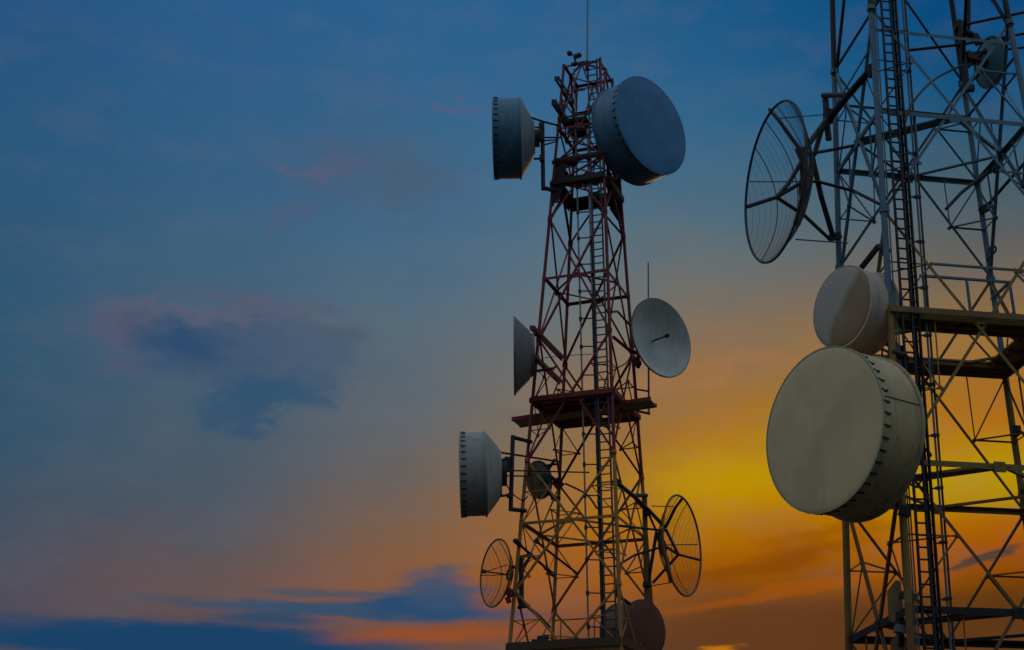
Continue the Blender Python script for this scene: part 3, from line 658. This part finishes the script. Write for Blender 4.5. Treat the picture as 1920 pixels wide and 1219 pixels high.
bars(root, 'mount_arm', M['red'], [([(1150, 632, 36.9), (1178, 655, 38.0)], .05), ([(1178, 655, 38.0), (1200, 665, 38.2)], .06), ([(1186, 668, 38.5), (1199, 684, 38.3)], .08), ([(1148, 585, 36.8), (1158, 584, 37.2), (1183, 612, 38.4)], .035)])
bars(root, 'mount_pole', M['dark'], [([(1196, 600, 38.4), (1197, 690, 38.4)], .055)])
part('clamp', root, M['red'], lambda b: b.beam(at(1190, 674, 38.3), at(1198, 684, 38.3), .2, .2, (0, 1, 0)))

# conical-backed dish on the middle left, seen edge-on
C = at(963, 667, 36.9); X = facing(C, R(-86.4), R(-2)); r = 1.14
root = thing('dish_antenna', 'dark grey cone-backed dish seen edge-on, left of the red tower above the walkway', 'antenna', C, 'solid dish antennas')
m_c = paint('charcoal_dish_paint', (.24, .22, .21), .3)
part('reflector', root, m_c, lambda b: b.lathe([(r*t+.001, -.2*(1-t*t)) for t in [i/10 for i in range(11)]], 72, X), True)
part('rim', root, m_c, lambda b: b.lathe([(r, .0), (r+.03, .0), (r+.03, -.06), (r, -.06)], 72, X))
part('back_shell', root, m_c, lambda b: b.lathe([(r, -.05), (.74, -.46), (.62, -.52), (.60, -.62), (.001, -.62)], 72, X), True)
bars(root, 'mount_arm', M['dark'], [([(990, 627, 36.9), (1012, 630, 37.2)], .04), ([(988, 670, 36.9), (1010, 669, 37.2)], .045), ([(992, 698, 36.9), (1036, 691, 37.6)], .045)])
part('back_bracket', root, M['dark'], lambda b: b.beam(at(993, 640, 36.85), at(992, 702, 36.85), .16, .5, (0, 1, 0)))

# small dish seen from behind, inside the left tower
C = at(1010, 900, 38.9)
root, X = dish('small grey dish seen from behind, inside the red tower below the walkway', C, 1.10, R(-128), .20, paint('small_dish_paint', (.30, .21, .15)), paint('small_dish_back_paint', (.30, .21, .15)), R(4))
bars(root, 'mount_arm', M['dark'], [([(990, 884, 38.4), (1038, 934, 39.3)], .05), ([(990, 877, 38.4), (1046, 870, 39.4)], .035), ([(1012, 880, 38.8), (1048, 905, 39.5)], .06), ([(1030, 922, 39.2), (1043, 938, 39.6)], .05), ([(1040, 862, 39.3), (1022, 890, 39.0)], .05)])
part('clamp', root, M['red'], lambda b: b.beam(at(1040, 900, 39.5), at(1052, 914, 39.6), .25, .22, (0, 1, 0)))
part('clamp', root, M['dark'], lambda b: b.beam(at(1034, 932, 39.5), at(1050, 938, 39.5), .14, .14, (0, 0, 1)))

# small dish seen from behind near the top of the right tower
C = at(1858, 117.6, 24.5)
root, X = dish('small blue dish seen from behind, high inside the pale tower', C, 1.08, R(107.4), .13, paint('blue_dish_paint', (.10, .24, .32)), paint('blue_dish_back_paint', (.12, .28, .36)), R(6), back_r=.12)
bars(root, 'mount_pole', M['cable'], [([(1799, 40, 24.2), (1812, 165, 24.2)], .075), ([(1817, 0, 24.3), (1816, 70, 24.3)], .04)])
bars(root, 'mount_arm', M['cable'], [([(1806, 132, 24.2), (1845, 96, 24.4), (1890, 72, 24.5)], .05), ([(1812, 158, 24.2), (1834, 140, 24.4)], .045), ([(1790, 52, 24.2), (1824, 66, 24.3)], .075), ([(1704, 94.5, 24.0), (1800, 84, 24.2), (1950, 58, 24.6)], .034), ([(1795, 49, 24.2), (1950, 17, 24.6)], .034), ([(1820, 100, 24.3), (1950, 86, 24.6)], .03)])
part('clamp', root, M['cable'], lambda b: b.beam(at(1810, 106, 24.25), at(1830, 112, 24.35), .22, .18, (0, 0, 1)))
part('clamp', root, M['cable'], lambda b: b.beam(at(1826, 66, 24.3), at(1836, 82, 24.3), .13, .13, (0, 1, 0)))
part('clamp', root, M['cable'], lambda b: b.beam(at(1802, 167, 24.2), at(1826, 165, 24.2), .13, .13, (0, 0, 1)))

# -- open grid dishes
def grid_dish(label, C, D, az, depth, m_rim, m_wire, ribs, wires, rim_r=.03, el=0., wr=.004):
    X = facing(C, az, el); r = D/2; root = thing('grid_dish', label, 'antenna', C, 'open grid dishes')
    zf = lambda x, y: -depth*(1-(x*x+y*y)/(r*r))
    part('rim', root, m_rim, lambda b: b.ring(r, rim_r, 0, X), True)
    def mesh(b):
        for i in range(1, wires):
            y = -r+2*r*i/wires; h = math.sqrt(r*r-y*y)
            b.path([X @ V((x, y, zf(x, y))) for x in [-h+2*h*j/14 for j in range(15)]], wr, 4)
        for i in range(1, wires//5):
            x = -r+2*r*i/(wires//5); h = math.sqrt(r*r-x*x)
            b.path([X @ V((x, y, zf(x, y))) for y in [-h+2*h*j/14 for j in range(15)]], wr*.8, 4)
    part('wire_mesh', root, m_wire, mesh)
    for k in ribs:
        x = k*r*.96; h = math.sqrt(r*r-x*x)
        part('rib', root, m_wire, lambda b: b.path([X @ V((x, y, zf(x, y)-.01)) for y in [-h+2*h*j/16 for j in range(17)]], .009, 6), True)
    part('hub', root, m_rim, lambda b: b.ring(r*.16, .035, -depth*1.0-.02, X, 32), True)
    return root, X, zf
C = V((3.20, 22.8, 12.56+EYE)); D = 3.11
root, X, zf = grid_dish('large open grid dish with fine mesh, left of the pale tower against blue sky', C, D, R(-74.9), .62, M['slate'], M['wire_blue'], (-.6, -.2, .2, .6), 120, .026, 0, .0030)
bars(root, 'strut', M['dark'], [([(1443, 205, 23.25), (1462, 228, 23.1), (1499, 279, 23.0)], .04), ([(1400, 388, 22.0), (1456, 370, 22.4), (1497, 346, 22.9)], .038), ([(1456, 370, 22.4), (1508, 404, 22.7), (1555, 448, 23.6)], .036), ([(1456, 370, 22.4), (1478, 345, 22.7), (1502, 305, 22.9)], .045)])
bars(root, 'thin_brace', M['wire_blue'], [([(1400, 341, 22.3), (1500, 341, 23.0)], .012), ([(1462, 222, 23.1), (1560, 214, 23.7)], .012), ([(1492, 449, 22.6), (1590, 456, 23.8)], .014)])
part('hub_pipe', root, M['rust'], lambda b: b.path([at(1497, 279, 22.9), at(1506, 300, 22.9), at(1508, 340, 22.9), at(1506, 372, 22.9), at(1500, 400, 22.9), at(1494, 420, 22.8)], .075, 12), True)
bars(root, 'mount_pole', M['dark'], [([(1547, 178, 23.5), (1552, 245, 23.5), (1554, 262, 23.5)], .065)])
bars(root, 'mount_arm', M['cable'], [([(1636, 126, 21.8), (1586, 184, 22.8), (1556, 222, 23.5)], .07), ([(1543, 179, 23.5), (1586, 178, 22.8)], .055), ([(1556, 216, 23.5), (1508, 282, 23.0)], .06), ([(1553, 228, 23.5), (1540, 245, 23.4), (1527, 290, 23.3)], .05), ([(1500, 282, 23.0), (1514, 287, 23.1), (1521, 294, 23.2), (1520, 315, 23.2), (1512, 330, 23.0)], .032), ([(1522, 290, 23.2), (1540, 370, 23.3), (1562, 444, 23.7)], .055), ([(1500, 340, 23.0), (1535, 341, 23.2), (1600, 358, 23.0), (1656, 386, 21.6)], .034), ([(1520, 288, 23.2), (1560, 281, 23.6), (1606, 272, 22.8)], .034)])
part('clamp', root, M['cable'], lambda b: b.beam(at(1630, 124, 21.75), at(1638, 142, 21.75), .15, .15, (0, 1, 0)))
part('clamp', root, M['dark'], lambda b: b.beam(at(1553, 208, 23.5), at(1553, 228, 23.5), .19, .19, (0, 1, 0)))
part('clamp', root, M['dark'], lambda b: b.beam(at(1556, 446, 23.7), at(1574, 442, 23.8), .13, .13, (0, 0, 1)))

C = V((2.18, 38.6, 9.30+EYE)); D = 2.90
root, X, zf = grid_dish('open grid dish on a tall pole, right of the red tower against the yellow glow', C, D, R(64.9), .60, M['bronze'], M['wire'], (-.55, -.1, .35), 100, .032, 0, .0034)
bars(root, 'strut', M['dark'], [([(1281, 933, 38.0), (1266, 952, 38.1), (1248, 989, 38.5)], .045), ([(1248, 992, 38.5), (1272, 1040, 38.5)], .045), ([(1250, 1026, 38.5), (1272, 1040, 38.5), (1312, 1050, 39.2)], .04), ([(1272, 1040, 38.5), (1224, 1093, 38.6)], .042)])
bars(root, 'thin_brace', M['wire'], [([(1250, 1022, 38.6), (1308, 1021, 39.0)], .016), ([(1222, 949, 38.4), (1262, 950, 38.1)], .015), ([(1220, 1099, 38.5), (1260, 1092, 38.3)], .015)])
part('hub_pipe', root, M['bronze'], lambda b: b.path([at(1246, 991, 38.6), at(1237, 1000, 38.6), at(1236, 1012, 38.6), at(1242, 1026, 38.6), at(1250, 1050, 38.5), at(1258, 1090, 38.4)], .07, 10), True)
bars(root, 'mount_pole', M['bronze'], [([(1208.5, 927, 38.6), (1213, 1142, 38.6)], .075)])
bars(root, 'mount_arm', M['dark'], [([(1154, 903, 36.6), (1190, 932, 37.6), (1212, 954, 38.4)], .062), ([(1187, 929, 37.6), (1212, 929, 38.5)], .06), ([(1212, 952, 38.4), (1248, 990, 38.5)], .06), ([(1214, 958, 38.5), (1231, 997, 38.6)], .035), ([(1231, 997, 38.6), (1215, 1096, 38.6)], .05), ([(1155, 1062, 37.0), (1190, 1041, 38.0), (1236, 1027, 38.5)], .035), ([(1160, 986, 36.9), (1236, 994, 38.5)], .035)])
part('clamp', root, M['dark'], lambda b: b.beam(at(1150, 901, 36.6), at(1158, 907, 36.6), .2, .2, (0, 1, 0)))
part('clamp', root, M['dark'], lambda b: b.beam(at(1212, 958, 38.5), at(1213, 966, 38.5), .22, .22, (0, 1, 0)))
part('clamp', root, M['dark'], lambda b: b.beam(at(1213, 1092, 38.5), at(1213, 1100, 38.5), .24, .24, (0, 1, 0)))

C = V((-3.09, 37.0, 8.14+EYE)); D = 1.85
root, X, zf = grid_dish('smallest open grid dish, lower left of the red tower above the blue cloud', C, D, R(-59.2), .42, M['bronze'], M['wire'], (-.4, .1, .5), 64, .024, 0, .0034)
hp = X @ V((0, 0, -.42)); fp_ = X @ V((.0, .0, .30))
part('feed_support', root, M['rust'], lambda b: (b.tube(hp, fp_, .02, 6), b.tube(at(952, 1059, 37.3), fp_, .012, 6), b.tube(X @ V((-.9, .1, -.02)), hp, .014, 6)), True)
part('feed_horn', root, M['dark'], lambda b: b.tube(fp_, X @ V((0, 0, .40)), .055, 12), True)
bars(root, 'mount_pole', M['dark'], [([(977, 1047, 37.1), (978, 1138, 37.1)], .07)])
bars(root, 'mount_arm', M['dark'], [([(965, 1013, 36.8), (1036, 1076, 39.4)], .04), ([(965, 1013, 36.8), (975, 1022, 37.0)], .07), ([(1022, 1064, 39.0), (1038, 1078, 39.5)], .06), ([(975, 1045, 37.1), (997, 1040, 37.8)], .05), ([(978, 1128, 37.1), (1010, 1155, 38.3), (1030, 1176, 39.2)], .05), ([(996, 1042, 37.8), (978, 1066, 37.3)], .04), ([(955, 1062, 37.3), (977, 1066, 37.2)], .05), ([(965, 1100, 37.1), (977, 1102, 37.1)], .045), ([(972, 1139, 37.1), (992, 1136, 37.4)], .05)])
part('clamp', root, M['red'], lambda b: (b.beam(at(951, 1106, 36.9), at(960, 1118, 36.9), .2, .16, (0, 1, 0)), b.beam(at(951, 1120, 36.9), at(955, 1130, 36.9), .14, .14, (0, 1, 0))))
part('hook', root, M['rust'], lambda b: b.path([at(982, 1069, 37.2), at(993, 1079, 37.2), at(995, 1081, 37.2), at(993, 1084, 37.2), at(986, 1076, 37.2)], .018, 6), True)

# -- panel antennas low on the right tower
def panel(label, cx, cy, wpx, hpx, Y, az, rgb):
    C = at(cx, cy, Y); X = facing(C, az, R(-3)); root = thing('panel_antenna', label, 'antenna', C, 'panel antennas')
    w2, h2 = wpx, hpx
    pr = [(-w2, -h2*.8), (-w2*.2, -h2), (w2, -h2*.55), (w2, h2), (w2*.55, h2), (-w2*.8, h2*.55)]
    m = paint('panel_paint', rgb, .3)
    part('housing', root, m, lambda b: b.slab([X @ V((x, y, .05)) for x, y in pr], .10))
    part('front_cover', root, m, lambda b: b.slab([X @ V((x*.9, y*.93, .062)) for x, y in pr], .011))
    part('back_bracket', root, M['dark'], lambda b: (b.beam(X @ V((0, h2*.5, -.05)), X @ V((.05, h2*.5, -.22)), .06, .06), b.beam(X @ V((0, -h2*.5, -.05)), X @ V((.05, -h2*.5, -.22)), .06, .06)))
    return root, X
root, X = panel('upper of two tan panels beside the pale tower ladder', 1678, 1130, .12, .34, 21.9, R(-38), (.40, .24, .10))
bars(root, 'mount_arm', M['dark'], [([(1686, 1114, 21.9), (1705, 1124, 21.5), (1716, 1122, 21.4)], .045), ([(1688, 1142, 21.9), (1690, 1160, 21.7)], .05)])
part('clamp', root, M['dark'], lambda b: b.beam(at(1700, 1119, 21.4), at(1718, 1121, 21.4), .12, .10, (0, 0, 1)))
root, X = panel('lower of two tan panels beside the pale tower ladder, cut by the frame', 1684, 1222, .12, .30, 21.9, R(-38), (.22, .10, .05))
bars(root, 'mount_arm', M['dark'], [([(1690, 1182, 21.6), (1690, 1210, 21.8)], .05)])
part('radio_box', root, M['steel'], lambda b: b.beam(at(1678, 1178, 21.5), at(1696, 1182, 21.5), .18, .12, (0, 0, 1)))

# ------------------------------------------------------------------ rods, instruments, small things
c = at(1101, 121, 37.2)
root = thing('lightning_rod', 'tall thin rod rising from the top ring of the red tower', 'rod', c)
part('shaft', root, M['steel'], lambda b: b.tube(c-V((0, 0, .2)), c+V((0, 0, 3.6)), .032, 8, .02), True)
part('base_clamp', root, M['dark'], lambda b: b.tube(c-V((0, 0, .22)), c+V((0, 0, .12)), .07, 10))
root = thing('whip_antenna', 'thin upright whip behind the open grey-green dish', 'antenna', at(1216, 776, 38.9))
part('shaft', root, M['steel'], lambda b: b.tube(at(1216.5, 776, 38.9), at(1215.5, 492, 38.9), .034, 8, .022), True)
bars(root, 'mount_arm', M['dark'], [([(1193, 730, 38.85), (1217, 734, 38.9)], .03), ([(1196, 771, 38.85), (1219, 776, 38.9)], .04)])
c = at(1078, 119, 37.4)
root = thing('anemometer', 'small cup anemometer on the top left of the red tower', 'instrument', c)
part('mast', root, M['cable'], lambda b: b.tube(c-V((0, 0, .1)), at(1078.5, 105, 37.4), .035, 8), True)
part('base_plate', root, M['dark'], lambda b: b.beam(at(1071, 121, 37.4), at(1084, 119, 37.4), .12, .06))
hb = at(1078.5, 104.5, 37.4)
for tip in ((1068.5, 100, 37.3), (1086, 104, 37.2), (1079, 106, 37.75)):
    q = at(*tip)
    ar = part('arm', root, M['cable'], lambda b: b.tube(hb, q, .018, 6))
    def cup(b):
        d = (q-hb).normalized(); ax = V((0, 0, 1)).cross(d).normalized(); up = d.cross(ax)
        X = Matrix(((d.x, up.x, ax.x, q.x), (d.y, up.y, ax.y, q.y), (d.z, up.z, ax.z, q.z), (0, 0, 0, 1)))
        b.lathe([(.085*cos(a), .085*sin(a)) for a in [-pi/2+i*pi/12 for i in range(7)]]+[(.10*cos(a), .10*sin(a)) for a in [-i*pi/12 for i in range(7)]], 16, X)
        b.lathe([(.001, -.09), (.05, -.06), (.085, 0), (.06, .06), (.001, .08)], 16, X)
    part('cup', ar, M['cable'], cup, True)
# dark equipment boxes on the lowest platform of the left tower
for (x, y), lab, s_ in (((1004, 1192), 'smaller equipment box on the lowest red tower platform, nearer the left leg', 1.), ((1016, 1181), 'taller equipment box on the lowest red tower platform, right of the smaller one', 1.25)):
    c = at(x, y, 38.2); c.z = 6.15+EYE+.17*s_
    root = thing('equipment_box', lab, 'lamp', c-V((0, 0, .17*s_)), 'equipment boxes on the platform')
    part('housing', root, M['dark'], lambda b: b.slab([c+V((-.13, -.06, -.06))*s_, c+V((.13, -.06, -.06))*s_, c+V((.16, .0, .22))*s_, c+V((-.10, .0, .22))*s_], .12*s_))
    part('bracket', root, M['dark'], lambda b: (b.beam(c+V((-.15, 0, -.17*1))*s_, c+V((-.14, 0, .1))*s_, .03, .04, (1, 0, 0)), b.beam(c+V((.15, 0, -.17))*s_, c+V((.15, 0, .1))*s_, .03, .04, (1, 0, 0)), b.beam(c+V((-.17, 0, -.155))*s_, c+V((.17, 0, -.155))*s_, .06, .03)))
# loose cable swinging inside the right tower, and the stay rods of gear beyond the frame
def loose(lab, pts, r, mat):
    q = [at(*p) for p in pts]; b = MB()
    qq = []
    for i in range(len(q)-1):
        p0, p1, p2, p3 = q[max(i-1, 0)], q[i], q[i+1], q[min(i+2, len(q)-1)]
        for k in range(5):
            t = k/5; qq.append(.5*((2*p1)+(-p0+p2)*t+(2*p0-5*p1+4*p2-p3)*t*t+(-p0+3*p1-3*p2+p3)*t**3))
    qq.append(q[-1]); b.path(qq, r, 8)
    o = b.build('hanging_cable', mat, None, True, tuple(q[0])); o['label'] = lab; o['category'] = 'cable'; return o
loose('thick black cable swooping from the small blue dish to the pale tower ladder', [(1806, 122, 24.0), (1783, 132, 23.6), (1757, 146, 23.0), (1735, 164, 22.4), (1716, 186, 21.9), (1703, 208, 21.5), (1697, 228, 21.4)], .026, M['cable'])
loose('hooked black cable end on the far right leg of the pale tower', [(1850, 488, 24.3), (1860, 478, 24.3), (1867, 470, 24.3), (1866, 463, 24.3), (1859, 462, 24.3), (1855, 470, 24.3)], .022, M['cable'])
for lab, pts in (('dark stay rod with a free lower end, higher one inside the pale tower', [(1774, 392, 23.2), (1802, 362, 23.4), (1835, 335, 23.6), (1870, 315, 23.8)]),
                 ('dark stay rod clamped to the far right leg of the pale tower', [(1846, 392, 24.3), (1880, 352, 24.0), (1935, 290, 23.6)])):
    root = thing('stay_rod', lab, 'rod', at(*pts[0]), 'stay rods')
    part('rod', root, M['cable'], lambda b: tr(b, pts, .034), True)
    e1 = at(*pts[0]) if 'clamped' in lab else at(*pts[-1])
    part('clamp', root, M['cable'], lambda b: b.beam(e1-V((.08, 0, .04)), e1+V((.1, 0, .06)), .17, .13))
part_clamp = part('leg_clamp', t2, M['cable'], lambda b: b.beam(at(1896, 808, 24.5), at(1912, 808, 24.5), .2, .16))
part('leg_clamp', t2, M['cable'], lambda b: b.beam(at(1911, 925, 24.6), at(1925, 927, 24.6), .2, .12))
loose('short black cable bowing out from a clamp at the right edge, above the glow', [(1908, 808, 24.4), (1922, 816, 24.4), (1930, 836, 24.4), (1924, 860, 24.5)], .035, M['cable'])

loose('cable sagging across the inside of the red tower below the small grey dish', [(1060, 907, 39.5), (1082, 917, 39.0), (1103, 930, 38.0), (1119, 953, 37.0)], .03, M['rust'])
loose('thin level wire with three clips across the red tower above the walkway', [(1020, 671, 37.2), (1060, 667, 37.0), (1110, 664, 36.7)], .011, M['cable'])
root = thing('stay_rod', 'brown stay rod crossing the lower red tower behind the smallest grid dish', 'rod', at(1005, 1014, 37.4), 'stay rods')
part('rod', root, M['dark'], lambda b: tr(b, [(1005, 1014, 37.4), (1020, 1027, 37.6), (1082, 1075, 38.4)], .035), True)
part('clamp', root, M['dark'], lambda b: b.beam(at(1003, 1012, 37.4), at(1009, 1017, 37.4), .12, .12))

loose('black feeder looping from the upper right drum back to the red tower', [(1128, 262, 37.9), (1118, 300, 37.7), (1112, 330, 37.3), (1122, 352, 37.0), (1126, 380, 36.9)], .022, M['cable'])
loose('black feeder looping from the grey-green dish back to the red tower ladder', [(1192, 640, 38.3), (1178, 676, 38.1), (1158, 690, 37.3), (1140, 702, 36.8), (1132, 730, 36.6)], .02, M['cable'])
loose('black feeder drooping from the lower left grey drum towards the red tower', [(948, 905, 36.5), (960, 925, 36.7), (980, 938, 37.0), (990, 930, 37.1)], .018, M['cable'])
loose('black feeder sagging from behind the largest drum to the pale tower cable run', [(1690, 880, 21.6), (1704, 905, 21.5), (1718, 912, 21.4), (1728, 900, 21.4)], .018, M['cable'])
